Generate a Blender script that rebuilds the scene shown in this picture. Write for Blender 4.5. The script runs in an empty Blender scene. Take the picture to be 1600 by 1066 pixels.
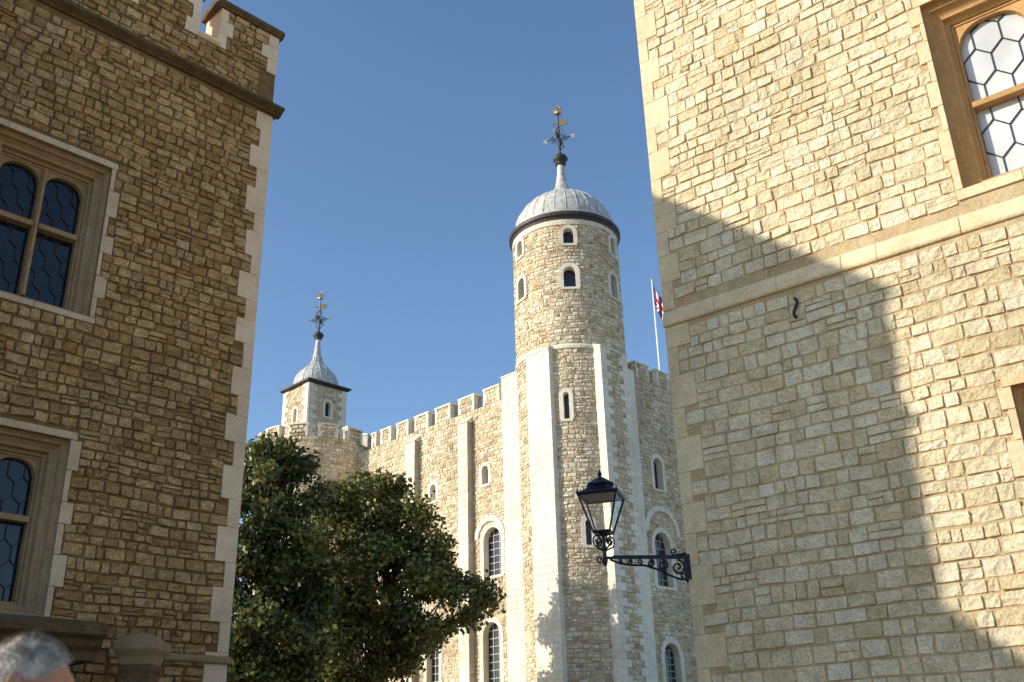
import bpy, bmesh, math, random
import numpy as np
from math import sin, cos, radians, pi, sqrt, atan2
from mathutils import Vector, Matrix
SC = bpy.context.scene
COL = SC.collection
# ------------------------------------------------------------------ camera model
FP = 1567.0; PT = radians(23.4); RS = .0284; RC = sqrt(1-RS*RS); CAMZ = 1.5
def ray(px, py):
    u = px-800.; v = 533.-py
    x = u*RC+v*RS; y = -u*RS+v*RC
    return np.array([x, FP*cos(PT)-y*sin(PT), FP*sin(PT)+y*cos(PT)])
def az(a): a = radians(a); return np.array([sin(a), cos(a)])
# ------------------------------------------------------------------ frames
class Fr:
    def __init__(s, o, u, n):
        s.o = np.array(o, float); s.u = np.array(u, float); s.n = np.array(n, float)
        s.flip = (s.u[1]*s.n[0]-s.u[0]*s.n[1]) < 0
    def map(s, U, V, N):
        U = np.asarray(U, float); V = np.asarray(V, float); N = np.asarray(N, float)
        return np.stack([s.o[0]+s.u[0]*U+s.n[0]*N, s.o[1]+s.u[1]*U+s.n[1]*N, V+0*U], -1)
    def p(s, u, v, n=0): return s.map(u, v, n)
    def hit(s, px, py, n=0):
        d = ray(px, py); t = (s.o@s.n+n)/(d[:2]@s.n)
        q = d[:2]*t-s.o
        return float(q@s.u), float(CAMZ+d[2]*t)
class Cy:
    flip = True
    def __init__(s, o, R): s.o = np.array(o, float); s.R = R
    def map(s, U, V, N):
        U = np.asarray(U, float); V = np.asarray(V, float); N = np.asarray(N, float)
        t = U/s.R; r = s.R+N
        return np.stack([s.o[0]+np.sin(t)*r, s.o[1]+np.cos(t)*r, V+0*U], -1)
    def p(s, u, v, n=0): return s.map(u, v, n)
    def tangent(s, a, n=0):
        d = az(a); return Fr(s.o+d*(s.R+n), np.array([d[1], -d[0]]), d)
# ------------------------------------------------------------------ mesh builder
class MB:
    def __init__(s): s.v = []; s.n = 0; s.f = []; s.m = []; s.c = []
    def add(s, V, F, mat=0, col=None, flip=False):
        V = np.asarray(V, float).reshape(-1, 3)
        if col is None: col = np.tile(np.array([[random.random(), random.random(), random.random()]]), (len(V), 1))
        else: col = np.broadcast_to(np.asarray(col, float), (len(V), 3))
        if isinstance(F, np.ndarray):
            if flip: F = F[:, ::-1]
            F = (F+s.n).tolist()
        else:
            F = [[i+s.n for i in (f[::-1] if flip else f)] for f in F]
        s.v.append(V); s.c.append(col); s.f += F; s.m += [mat]*len(F); s.n += len(V)
    def build(s, name, mats, parent=None, smooth=False, bevel=0, label=None, seg=2):
        V = np.concatenate(s.v)
        if parent is not None: V = V-np.array(parent.location)
        me = bpy.data.meshes.new(name); me.from_pydata(V.tolist(), [], s.f)
        for m in (mats if isinstance(mats, (list, tuple)) else [mats]): me.materials.append(m)
        me.polygons.foreach_set('material_index', s.m)
        me.polygons.foreach_set('use_smooth', [bool(smooth)]*len(s.f))
        a = me.color_attributes.new('Col', 'FLOAT_COLOR', 'POINT')
        c = np.concatenate([np.concatenate(s.c), np.ones((len(V), 1))], 1)
        a.data.foreach_set('color', c.ravel().astype(np.float32))
        me.update()
        o = bpy.data.objects.new(name, me); COL.objects.link(o)
        if parent is not None: o.parent = parent
        if bevel:
            b = o.modifiers.new('Bevel', 'BEVEL'); b.width = bevel; b.segments = seg; b.limit_method = 'ANGLE'
        if label: o['label'] = label
        return o
def thing(name, label, cat, loc, group=None):
    o = bpy.data.objects.new(name, None); COL.objects.link(o); o.location = loc
    o['label'] = label; o['category'] = cat
    if group: o['group'] = group
    return o
BF = [(0,1,2,3), (7,6,5,4), (0,4,5,1), (1,5,6,2), (2,6,7,3), (3,7,4,0)]
def box(mb, fr, u0, u1, v0, v1, n0, n1, mat=0, col=None):
    P = [fr.p(u, v, n) for n in (n1, n0) for (u, v) in ((u0,v0),(u1,v0),(u1,v1),(u0,v1))]
    mb.add(np.array(P), BF, mat, col, fr.flip)
def prof_bar(mb, fr, u0, u1, prof, mat=0, cap=True, du=None):
    k = 1 if du is None else max(1, int(abs(u1-u0)/du))
    us = np.linspace(u0, u1, k+1); m = len(prof)
    V = [fr.p(u, v, n) for u in us for (n, v) in prof]
    F = [(i*m+j, (i+1)*m+j, (i+1)*m+(j+1) % m, i*m+(j+1) % m) for i in range(k) for j in range(m)]
    if cap: F += [tuple(range(m)), tuple(reversed([k*m+j for j in range(m)]))]
    mb.add(np.array(V), F, mat, None, fr.flip)
def subtract(iv, a, b):
    out = []
    for (x, y) in iv:
        if b <= x or a >= y: out.append((x, y)); continue
        if a > x: out.append((x, a))
        if b < y: out.append((b, y))
    return out
def stones(mb, fr, u0, u1, v0, v1, holes=(), hm=.15, lm=.27, dep=.03, gap=.01, wob=.02, seed=1, mat=0, fine=2, jit=.14, split=.14, hv=(.72, 1.32), ed=.9, lump=1.):
    r = random.Random(seed); cells = []; v = v0
    while v < v1-.25*hm:
        h = hm*r.uniform(*hv)
        if v+h > v1-.4*hm: h = v1-v
        iv = [(u0, u1)]
        for (a, b, c, d) in holes:
            if min(v+h, d)-max(v, c) > .3*h: iv = subtract(iv, min(a, b), max(a, b))
        for (a, b) in iv:
            if b-a < .05*lm: continue
            u = a
            while u < b-1e-6:
                l = lm*r.uniform(.5, 1.65)
                if b-u-l < .4*lm: l = b-u
                x = r.random()
                if x < split and l > .7*lm:
                    k = r.uniform(.4, .6)*h; cells += [(u, u+l, v, v+k), (u, u+l, v+k, v+h)]
                elif x > 1-split*.5 and l > .8*lm:
                    k = r.uniform(.4, .6)*h; q = r.uniform(.35, .65)*l
                    cells += [(u, u+l, v, v+k), (u, u+q, v+k, v+h), (u+q, u+l, v+k, v+h)]
                else: cells.append((u, u+l, v, v+h))
                u += l
        v += h
    if not cells: return
    C_ = np.array(cells); N = len(C_); g = np.random.default_rng(seed)
    e2 = 1-(1-ed)*1.6
    if fine == 2: A = [-1, -ed-.02, -.35, .3, ed+.02, 1]; B = [-1, -e2, -.05, e2, 1]
    elif fine == 1: A = [-1, -.84, 0, .84, 1]; B = [-1, -.77, .77, 1]
    else: A = [-1, -.82, .82, 1]; B = [-1, -.77, .77, 1]
    A = np.array(A); B = np.array(B); a, b = np.meshgrid(A, B); a = a.ravel(); b = b.ravel()
    cor = (abs(a) > .7) & (abs(b) > .6)
    sc = np.where(cor, .97, 1.); sc = np.where((abs(a) == 1) & (abs(b) == 1), .95, sc)
    a_ = a*sc; b_ = b*sc
    w = C_[:, 1]-C_[:, 0]; h = C_[:, 3]-C_[:, 2]
    gx = gap*g.uniform(.4, 1.6, (N, 2)); gy = gap*g.uniform(.4, 1.6, (N, 2))
    jx = jit*np.minimum(w, h)
    def cr(ui, vi, sx, sy):
        return (C_[:, ui]+sx*gx[:, ui]+sx*abs(g.normal(0, 1, N))*jx*.4, C_[:, vi]+sy*gy[:, vi-2]+sy*abs(g.normal(0, 1, N))*jx*.35)
    c00 = cr(0, 2, 1, 1); c10 = cr(1, 2, -1, 1); c11 = cr(1, 3, -1, -1); c01 = cr(0, 3, 1, -1)
    s = (a_[None]+1)/2; t = (b_[None]+1)/2
    U = c00[0][:, None]*(1-s)*(1-t)+c10[0][:, None]*s*(1-t)+c11[0][:, None]*s*t+c01[0][:, None]*(1-s)*t
    V = c00[1][:, None]*(1-s)*(1-t)+c10[1][:, None]*s*(1-t)+c11[1][:, None]*s*t+c01[1][:, None]*(1-s)*t
    jj = g.normal(0, 1, (N, len(a)))*jit*.045; V = V+jj*h[:, None]; U = U+g.normal(0, 1, (N, len(a)))*jit*.07*h[:, None]
    V = V+wob*(np.sin(1.7*U+1.1*V+seed)+.6*np.sin(4.3*U-1.9*V+2*seed)+.35*np.sin(9.7*U+3*V))
    ring = (abs(a) == 1) | (abs(b) == 1)
    H = dep*(g.uniform(.45, 1.25, (N, 1))+lump*(.22*g.normal(0, 1, (N, 1))*a_[None]+.2*g.normal(0, 1, (N, 1))*b_[None]+.2*g.normal(0, 1, (N, len(a)))))
    H = np.where(ring[None], -.35*dep, np.maximum(H, .15*dep))
    P = fr.map(U, V, H)
    na = len(A); nb = len(B); k = len(a)
    base = np.array([[j*na+i, j*na+i+1, (j+1)*na+i+1, (j+1)*na+i] for j in range(nb-1) for i in range(na-1)])
    F = (base[None]+(np.arange(N)*k)[:, None, None]).reshape(-1, 4)
    rc = g.random((N, 3)); cc = np.repeat(rc, k, axis=0)
    mb.add(P.reshape(-1, 3), F, mat, cc, fr.flip)
def backing(mb, fr, u0, u1, v0, v1, holes=(), mat=1, n=0, du=None):
    us = {u0, u1}; vs = {v0, v1}
    for (a, b, c, d) in holes:
        for x in (a, b):
            if u0 < x < u1: us.add(x)
        for x in (c, d):
            if v0 < x < v1: vs.add(x)
    if du:
        k = int((u1-u0)/du)+1
        us |= set(np.linspace(u0, u1, k+1).tolist())
    us = sorted(us); vs = sorted(vs)
    for i in range(len(us)-1):
        for j in range(len(vs)-1):
            cu = (us[i]+us[i+1])/2; cv = (vs[j]+vs[j+1])/2
            if any(min(a, b) < cu < max(a, b) and c < cv < d for (a, b, c, d) in holes): continue
            V = [fr.p(us[i], vs[j], n), fr.p(us[i+1], vs[j], n), fr.p(us[i+1], vs[j+1], n), fr.p(us[i], vs[j+1], n)]
            mb.add(np.array(V), [(0, 1, 2, 3)], mat, (.5, .5, .5), fr.flip)
def tube(mb, pts, rad, sides=6, mat=0, cap=True, col=None):
    pts = [np.array(p, float) for p in pts]; n = len(pts)
    if not hasattr(rad, '__len__'): rad = [rad]*n
    V = []; ref = None
    for i in range(n):
        d = pts[min(i+1, n-1)]-pts[max(i-1, 0)]; d = d/(np.linalg.norm(d)+1e-9)
        if ref is None or abs(d@ref) > .95: ref = np.array([0, 0, 1.]) if abs(d[2]) < .8 else np.array([1., 0, 0])
        x = np.cross(d, ref); x /= np.linalg.norm(x)+1e-9; y = np.cross(d, x)
        for k in range(sides):
            t = 2*pi*k/sides; V.append(pts[i]+rad[i]*(cos(t)*x+sin(t)*y))
    F = [(i*sides+k, i*sides+(k+1) % sides, (i+1)*sides+(k+1) % sides, (i+1)*sides+k) for i in range(n-1) for k in range(sides)]
    if cap: F += [tuple(reversed(range(sides))), tuple((n-1)*sides+k for k in range(sides))]
    mb.add(np.array(V), F, mat, col, True)
def lathe(mb, c, prof, seg=24, mat=0, rot=0, col=None):
    V = [(c[0]+r*cos(2*pi*k/seg+rot), c[1]+r*sin(2*pi*k/seg+rot), z) for (r, z) in prof for k in range(seg)]
    F = [(i*seg+k, i*seg+(k+1) % seg, (i+1)*seg+(k+1) % seg, (i+1)*seg+k) for i in range(len(prof)-1) for k in range(seg)]
    mb.add(np.array(V), F, mat, col)
def bar2(mb, fr, p, q, w, n0, n1, mat=0):
    p = np.array(p); q = np.array(q); d = q-p; L = np.linalg.norm(d)
    if L < 1e-6: return
    d = d/L; t = np.array([-d[1], d[0]])*w/2
    c = [p-t, q-t, q+t, p+t]
    P = [fr.p(x[0], x[1], n) for n in (n1, n0) for x in c]
    mb.add(np.array(P), BF, mat, (.5, .5, .5), fr.flip)
# ------------------------------------------------------------------ materials
def nmat(name):
    m = bpy.data.materials.new(name); m.use_nodes = True; nt = m.node_tree
    return m, nt, nt.nodes['Principled BSDF']
def N(nt, t, **k):
    n = nt.nodes.new(t)
    for a, b in k.items(): setattr(n, a, b)
    return n
def stone_mat(name, pal, k=1., bump=.5, bd=.02, var=.35, rough=.9, stain=.2, tintc=(.82, .68, .48, 1), tf=.4):
    m, nt, bs = nmat(name); L = nt.links.new
    at_ = N(nt, 'ShaderNodeAttribute', attribute_name='Col'); sp = N(nt, 'ShaderNodeSeparateColor'); L(at_.outputs['Color'], sp.inputs[0])
    rp = N(nt, 'ShaderNodeValToRGB'); e = rp.color_ramp.elements
    while len(e) < len(pal): e.new(.5)
    for i, c in enumerate(pal): e[i].position = i/(len(pal)-1); e[i].color = (*c, 1)
    L(sp.outputs[0], rp.inputs[0])
    tc = N(nt, 'ShaderNodeTexCoord')
    cur = rp.outputs[0]
    def noise(sc, det, lo, hi, rg=.6):
        n = N(nt, 'ShaderNodeTexNoise'); n.inputs['Scale'].default_value = sc; n.inputs['Detail'].default_value = det; n.inputs['Roughness'].default_value = rg
        L(tc.outputs['Object'], n.inputs['Vector'])
        mr = N(nt, 'ShaderNodeMapRange'); mr.inputs[1].default_value = .32; mr.inputs[2].default_value = .68; mr.inputs[3].default_value = lo; mr.inputs[4].default_value = hi
        L(n.outputs['Fac'], mr.inputs[0]); return n, mr.outputs[0]
    nodes = [noise(.45*k, 3, 1-stain, 1+stain*.6), noise(7*k, 3, 1-var*.6, 1+var*.5), noise(38*k, 3, 1-var*.9, 1+var*.8, .7)]
    for nn, f in nodes:
        mx = N(nt, 'ShaderNodeVectorMath', operation='SCALE'); L(cur, mx.inputs[0]); L(f, mx.inputs['Scale']); cur = mx.outputs[0]
    nb, fb = noise(2.3*k, 4, 0, 1, .7)
    tint = N(nt, 'ShaderNodeMix', data_type='RGBA', blend_type='MULTIPLY'); tint.inputs[7].default_value = tintc
    ml = N(nt, 'ShaderNodeMath', operation='MULTIPLY'); L(fb, ml.inputs[0]); ml.inputs[1].default_value = tf
    L(ml.outputs[0], tint.inputs[0]); L(cur, tint.inputs[6]); cur = tint.outputs[2]
    mn = N(nt, 'ShaderNodeVectorMath', operation='MINIMUM'); mn.inputs[1].default_value = (.92, .86, .76); L(cur, mn.inputs[0]); cur = mn.outputs[0]
    L(cur, bs.inputs['Base Color']); bs.inputs['Roughness'].default_value = rough
    bs.inputs['Specular IOR Level'].default_value = .08
    vo = N(nt, 'ShaderNodeTexVoronoi'); vo.inputs['Scale'].default_value = 22*k; L(tc.outputs['Object'], vo.inputs['Vector'])
    n2 = N(nt, 'ShaderNodeTexNoise'); n2.inputs['Scale'].default_value = 14*k; n2.inputs['Detail'].default_value = 6; n2.inputs['Roughness'].default_value = .68
    L(tc.outputs['Object'], n2.inputs['Vector'])
    ad = N(nt, 'ShaderNodeMath', operation='MULTIPLY_ADD'); L(vo.outputs['Distance'], ad.inputs[0]); ad.inputs[1].default_value = .35; L(n2.outputs['Fac'], ad.inputs[2])
    bp = N(nt, 'ShaderNodeBump'); bp.inputs['Strength'].default_value = bump; bp.inputs['Distance'].default_value = bd
    L(ad.outputs[0], bp.inputs['Height']); L(bp.outputs[0], bs.inputs['Normal'])
    return m
def simple(name, col, rough=.6, metal=0, nscale=None, amt=.2, bump=0):
    m, nt, bs = nmat(name); L = nt.links.new
    bs.inputs['Base Color'].default_value = (*col, 1); bs.inputs['Roughness'].default_value = rough; bs.inputs['Metallic'].default_value = metal
    if nscale:
        tc = N(nt, 'ShaderNodeTexCoord'); n = N(nt, 'ShaderNodeTexNoise'); n.inputs['Scale'].default_value = nscale; n.inputs['Detail'].default_value = 5
        L(tc.outputs['Object'], n.inputs['Vector'])
        mr = N(nt, 'ShaderNodeMapRange'); mr.inputs[1].default_value = .3; mr.inputs[2].default_value = .7; mr.inputs[3].default_value = 1-amt; mr.inputs[4].default_value = 1+amt
        L(n.outputs['Fac'], mr.inputs[0])
        mx = N(nt, 'ShaderNodeVectorMath', operation='SCALE'); mx.inputs[0].default_value = col; L(mr.outputs[0], mx.inputs['Scale']); L(mx.outputs[0], bs.inputs['Base Color'])
        if bump:
            bp = N(nt, 'ShaderNodeBump'); bp.inputs['Strength'].default_value = bump; bp.inputs['Distance'].default_value = .02; L(n.outputs['Fac'], bp.inputs['Height']); L(bp.outputs[0], bs.inputs['Normal'])
    return m
M = {}
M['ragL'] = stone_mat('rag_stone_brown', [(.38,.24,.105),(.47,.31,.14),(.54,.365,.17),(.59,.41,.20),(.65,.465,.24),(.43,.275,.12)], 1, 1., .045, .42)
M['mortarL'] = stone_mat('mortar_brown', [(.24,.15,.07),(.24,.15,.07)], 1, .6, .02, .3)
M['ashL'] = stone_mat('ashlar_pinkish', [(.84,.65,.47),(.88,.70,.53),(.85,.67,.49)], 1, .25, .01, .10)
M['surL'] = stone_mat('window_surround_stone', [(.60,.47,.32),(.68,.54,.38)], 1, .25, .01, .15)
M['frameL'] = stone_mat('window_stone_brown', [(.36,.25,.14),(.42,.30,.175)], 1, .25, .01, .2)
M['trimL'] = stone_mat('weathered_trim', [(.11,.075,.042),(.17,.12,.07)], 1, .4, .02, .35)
M['ragR'] = stone_mat('rag_stone_cream', [(.76,.61,.37),(.83,.69,.45),(.88,.75,.52),(.86,.72,.49),(.91,.80,.59),(.79,.64,.40)], 1, .9, .035, .24, tf=.35)
M['mortarR'] = stone_mat('mortar_cream', [(.58,.44,.26),(.58,.44,.26)], 1, .6, .02, .2)
M['ashR'] = stone_mat('ashlar_sand', [(.80,.63,.39),(.87,.71,.47),(.83,.66,.42)], 1, .5, .02, .16)
M['bathR'] = stone_mat('window_stone_ochre', [(.56,.34,.145),(.62,.38,.17)], 1, .25, .01, .18)
M['ragT'] = stone_mat('keep_rubble', [(.48,.37,.235),(.70,.58,.41),(.80,.69,.51),(.85,.75,.57),(.90,.81,.65),(.62,.50,.34)], .45, .9, .06, .28, tf=.5, stain=.22)
M['mortarT'] = stone_mat('keep_mortar', [(.62,.51,.35),(.62,.51,.35)], .4, .5, .05, .25)
M['ashT'] = stone_mat('keep_ashlar', [(.82,.73,.58),(.92,.84,.70),(.87,.79,.65)], .5, .4, .03, .15, stain=.16, tf=.35)
M['lead'] = simple('lead_roof', (.52,.49,.44), .65, .05, 3, .3)
M['leadD'] = simple('lead_dark', (.045,.038,.032), .6, .1, 5, .3)
M['iron'] = simple('painted_iron', (.010,.014,.030), .4, .3, 20, .3)
M['ironV'] = simple('weathervane_iron', (.035,.03,.025), .5, .3, 20, .3)
M['gold'] = simple('gilded_metal', (.55,.40,.20), .5, .6, 10, .25)
M['vane'] = simple('weathered_gilding', (.20,.15,.08), .5, .5, 10, .3)
M['glassD'] = simple('dark_window_glass', (.008,.011,.018), .06, 0, 3, .4)
M['glassL'] = simple('painted_reflection_glass', (.64,.64,.62), .12, 0, 1.2, .25)  # pale grey base stands in for bright reflection and a blind behind
M['glassT'] = simple('far_window_glass', (.025,.032,.042), .15, 0, 2, .4)
M['came'] = simple('lead_came', (.03,.03,.032), .5, .4)
M['pale'] = simple('pale_glazing_bar', (.42,.39,.33), .6)
M['ground'] = simple('paving', (.30,.235,.155), .9, 0, 1.5, .2, .3)
M['bark'] = simple('bark', (.055,.042,.03), .9, 0, 6, .3, .6)
M['white'] = simple('white_paint', (.75,.75,.75), .5)
m, nt, bs = nmat('lamp_glass'); tr = N(nt, 'ShaderNodeBsdfTransparent'); gl = N(nt, 'ShaderNodeBsdfGlossy'); gl.inputs['Roughness'].default_value = .05
mx = N(nt, 'ShaderNodeMixShader'); mx.inputs[0].default_value = .12; nt.links.new(tr.outputs[0], mx.inputs[1]); nt.links.new(gl.outputs[0], mx.inputs[2]); nt.links.new(mx.outputs[0], nt.nodes['Material Output'].inputs[0]); M['lampglass'] = m
def leafmat(name, a, b, c):
    m, nt, bs = nmat(name); L = nt.links.new
    at_ = N(nt, 'ShaderNodeAttribute', attribute_name='Col'); sp = N(nt, 'ShaderNodeSeparateColor'); L(at_.outputs['Color'], sp.inputs[0])
    rp = N(nt, 'ShaderNodeValToRGB'); e = rp.color_ramp.elements; e.new(.5)
    for i, q in enumerate((a, b, c)): e[i].position = (0, .6, 1)[i]; e[i].color = (*q, 1)
    L(sp.outputs[0], rp.inputs[0]); L(rp.outputs[0], bs.inputs['Base Color']); bs.inputs['Roughness'].default_value = .42
    t = N(nt, 'ShaderNodeBsdfTranslucent'); L(rp.outputs[0], t.inputs[0]); mx = N(nt, 'ShaderNodeMixShader'); mx.inputs[0].default_value = .28
    L(bs.outputs[0], mx.inputs[1]); L(t.outputs[0], mx.inputs[2]); L(mx.outputs[0], nt.nodes['Material Output'].inputs[0]); return m
M['leaf'] = leafmat('foliage', (.022,.030,.007), (.130,.135,.026), (.42,.37,.09))
M['leaf2'] = leafmat('foliage_dark', (.018,.026,.007), (.110,.120,.025), (.37,.33,.08))
# ------------------------------------------------------------------ tudor window
PROF = [(0,.02),(.0,-.05),(.03,-.08),(.05,-.08),(.06,-.13),(.10,-.18),(.13,-.19),(.14,-.26),(.17,-.28),(.17,-.46)]
def tudor(fr, u0, u1, v0, v1, nl, tz, parent, glass, frm, ash, seed, label=None, splay=1., dep=.02, sw=(.06, .15), tb=(.10, .09)):
    r = random.Random(seed); mb = MB()
    holes = [(u0, u1, v0, v1)]
    for sgn, ue in ((-1, u0), (1, u1)):
        v = v0; k = 0
        while v < v1-.05:
            h = min(r.uniform(.26, .4), v1-v); w = sw[k % 2]+r.uniform(-.015, .02)
            if v1-v-h < .12: h = v1-v
            a, b = sorted((ue, ue+sgn*w)); box(mb, fr, a, b, v+.003, v+h-.003, -.1, dep+.006, 1); holes.append((a, b, v, v+h)); v += h; k += 1
    for (va, vb) in ((v1, v1+tb[0]), (v0-tb[1], v0)):
        u = u0-.08
        while u < u1+.07:
            w = min(r.uniform(.5, .8), u1+.08-u)
            box(mb, fr, u+.002, u+w-.002, va+.004, vb-.004, -.1, dep+.008, 1); u += w
        holes.append((u0-.08, u1+.08, va, vb))
    pr = [(a*splay, n) for a, n in PROF]
    V = []
    for (a, n) in pr:
        for (u, v) in ((u0+a, v0+a*.8), (u1-a, v0+a*.8), (u1-a, v1-a), (u0+a, v1-a)): V.append(fr.p(u, v, n))
    F = [(i*4+k, i*4+(k+1) % 4, (i+1)*4+(k+1) % 4, (i+1)*4+k) for i in range(len(pr)-1) for k in range(4)]
    mb.add(np.array(V), F, 0, (.5, .5, .5), fr.flip)
    a = pr[-1][0]; iu0, iu1, iv0, iv1 = u0+a, u1-a, v0+a*.8, v1-a
    fn0, fn1 = -.46, -.31; mw = .075; fw = .03
    lw = (iu1-iu0-2*fw-(nl-1)*mw)/nl
    tiers = [(iv0+fw, tz-mw/2, False), (tz+mw/2, iv1-fw, True)]
    box(mb, fr, iu0, iu0+fw, iv0, iv1, fn0, fn1); box(mb, fr, iu1-fw, iu1, iv0, iv1, fn0, fn1)
    box(mb, fr, iu0+fw, iu1-fw, iv0, iv0+fw, fn0, fn1); box(mb, fr, iu0+fw, iu1-fw, iv1-fw, iv1, fn0, fn1)
    for k in range(1, nl):
        x = iu0+fw+k*lw+(k-1)*mw
        V = [fr.p(*q) for v in (iv0+fw, iv1-fw) for q in ((x, v, fn0), (x+mw, v, fn0), (x+mw, v, fn1+.0), (x+mw*.7, v, fn1+.05), (x+mw*.3, v, fn1+.05), (x, v, fn1))]
        mb.add(np.array(V), [(i, (i+1) % 6, 6+(i+1) % 6, 6+i) for i in range(6)]+[(5,4,3,2,1,0),(6,7,8,9,10,11)], 0, (.5,.5,.5))
    subs = []; gn = fn0+.045
    for k in range(nl):
        x0 = iu0+fw+k*(lw+mw); x1 = x0+lw
        box(mb, fr, x0, x1, tz-mw/2, tz+mw/2, fn0, fn1+.03)
        for (a0, a1, arch) in tiers:
            pane = MB(); came = MB(); rise = lw*.38
            def yarch(t): return a1-.02-rise+rise*max(0, 1-abs(t)**2.6)**.6
            if arch:
                n = 16; ts = np.linspace(-1, 1, n+1); xm = (x0+x1)/2
                V = []
                for t in ts:
                    x = xm+t*lw/2; y = yarch(t)
                    V += [fr.p(x, y, fn1-.02), fr.p(x, a1, fn1-.02), fr.p(x, y, fn0)]
                F = []
                for i in range(n): j = i*3; F += [(j, j+3, j+4, j+1), (j, j+2, j+5, j+3)]
                mb.add(np.array(V), F, 0, (.5,.5,.5), fr.flip)
            pane.add(np.array([fr.p(x0, a0, gn), fr.p(x1, a0, gn), fr.p(x1, a1, gn), fr.p(x0, a1, gn)]), [(0,1,2,3)], 0, (.5,.5,.5), fr.flip)
            cw = lw/2.5; ch = cw*1.25; st = cw*.45
            def inside(p):
                if not (x0 <= p[0] <= x1 and a0 <= p[1] <= a1): return False
                if arch: return p[1] <= yarch((p[0]-(x0+x1)/2)/(lw/2))+.01
                return True
            j = 0; y = a0-ch
            while y < a1+ch:
                off = (j % 2)*cw/2; x = x0-cw+off
                while x < x1+cw:
                    P0 = (x, y); P1 = (x, y+ch-st); P2 = (x+cw/2, y+ch); P3 = (x-cw/2, y+ch)
                    for A_, B_ in ((P0, P1), (P1, P2), (P1, P3)):
                        mid = ((A_[0]+B_[0])/2, (A_[1]+B_[1])/2)
                        if inside(mid):
                            bar2(came, fr, (min(max(A_[0], x0), x1), min(max(A_[1], a0), a1)), (min(max(B_[0], x0), x1), min(max(B_[1], a0), a1)), .013, gn+.002, gn+.016)
                    x += cw
                y += ch; j += 1
            subs += [(pane, 'pane', glass), (came, 'leading', M['came'])]
    w = mb.build('window', [frm, ash], parent, bevel=.006, label=label)
    for (q, nm, mt) in subs:
        o_ = q.build(nm, mt, None); o_.parent = w; o_.data.transform(Matrix.Translation(-Vector(parent.location)))
    return (u0, u1, v0, v1), holes
def quoins(mb, fr, z0, z1, hs, wsl, dep, seed, mat=0):
    r = random.Random(seed); z = z0; k = 0; holes = []
    while z < z1-.02:
        h = min(hs[k % 2]*r.uniform(.85, 1.15), z1-z)
        if z1-z-h < .12: h = z1-z
        w = wsl[k % 2]*r.uniform(.85, 1.15)
        box(mb, fr, -.012, w, z+.001, z+h-.001, -(.55, .3)[k % 2], dep+r.uniform(0, .002), mat)
        holes.append((0, w, z, z+h)); z += h; k += 1
    return holes
# ================================================================== LEFT BUILDING
DL = 14.0; cL = DL*az(-15.75); dL = az(43.5); nL = np.array([dL[1], -dL[0]])
L_ = Fr(cL, -dL, nL)
LB = thing('stone_building', 'brown stone building in shade with battlements and pale corner quoins, at the left', 'building', (cL[0], cL[1], 0))
LEN = 10.15; ZS = 11.45; ZC = 12.3; ZT = 13.12
q_in = L_.hit(128, 300, -.4)[0]; wq0 = q_in-.17-.03
holesL = []; openL = []
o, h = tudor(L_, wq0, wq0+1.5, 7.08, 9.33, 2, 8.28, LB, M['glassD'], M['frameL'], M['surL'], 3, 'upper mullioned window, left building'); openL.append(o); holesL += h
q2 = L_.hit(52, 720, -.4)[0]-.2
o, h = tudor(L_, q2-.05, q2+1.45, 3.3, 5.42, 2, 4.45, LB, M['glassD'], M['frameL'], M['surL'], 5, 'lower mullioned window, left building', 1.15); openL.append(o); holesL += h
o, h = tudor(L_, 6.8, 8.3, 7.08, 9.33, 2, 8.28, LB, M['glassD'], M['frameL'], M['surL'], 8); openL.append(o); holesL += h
mb = MB(); qh = quoins(mb, L_, 0, ZS-.05, (.34, .42), (.17, .30), .018, 4)
mb.build('quoin_stones', M['ashL'], LB, bevel=.005)
mb = MB()
SQ = dict(hv=(.76, 1.28), jit=.14, split=.10, ed=.92, lump=1.2)
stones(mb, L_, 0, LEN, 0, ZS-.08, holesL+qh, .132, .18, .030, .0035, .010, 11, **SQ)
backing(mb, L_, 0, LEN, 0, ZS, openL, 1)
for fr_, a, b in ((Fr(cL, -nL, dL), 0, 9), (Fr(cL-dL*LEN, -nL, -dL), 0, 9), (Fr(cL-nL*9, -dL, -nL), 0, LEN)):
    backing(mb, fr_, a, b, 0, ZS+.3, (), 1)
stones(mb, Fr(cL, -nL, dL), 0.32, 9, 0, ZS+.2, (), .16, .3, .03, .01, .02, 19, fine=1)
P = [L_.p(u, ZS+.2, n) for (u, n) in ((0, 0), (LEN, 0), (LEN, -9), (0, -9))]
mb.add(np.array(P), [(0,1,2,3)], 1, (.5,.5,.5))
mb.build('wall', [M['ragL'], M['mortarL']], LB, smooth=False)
mb = MB()
prof = [(-.05, ZS+.0), (.04, ZS+.0), (.06, ZS+.03), (.13, ZS+.07), (.155, ZS+.08), (.155, ZS+.13), (.02, ZS+.22), (-.05, ZS+.22)]
prof_bar(mb, L_, -.14, LEN, prof, 0, du=.6)
prof_bar(mb, Fr(cL, -nL, dL), .06, 9, prof, 0)
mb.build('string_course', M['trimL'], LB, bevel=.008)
mb = MB(); prof_bar(mb, L_, -.04, 1.6, [(-.05, 2.9), (.05, 2.9), (.07, 2.92), (.07, 2.96), (.035, 3.0), (-.05, 3.0)], 0, du=.6)
mb.build('plinth_course', M['frameL'], LB, bevel=.008)
mu1 = L_.hit(345, 30)[0]; mu2 = L_.hit(312, 30)[0]
mer = [(0, mu1)]; u = mu2
while u < LEN-.3: mer.append((u, min(u+mu1+.15, LEN))); u += mu1+.15+(mu2-mu1)
mb = MB(); stones(mb, L_, 0.0, LEN, ZS+.20, ZC-.09, [(0, .3, ZS, ZC)], .13, .18, .030, .004, .006, 31, **SQ)
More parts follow.
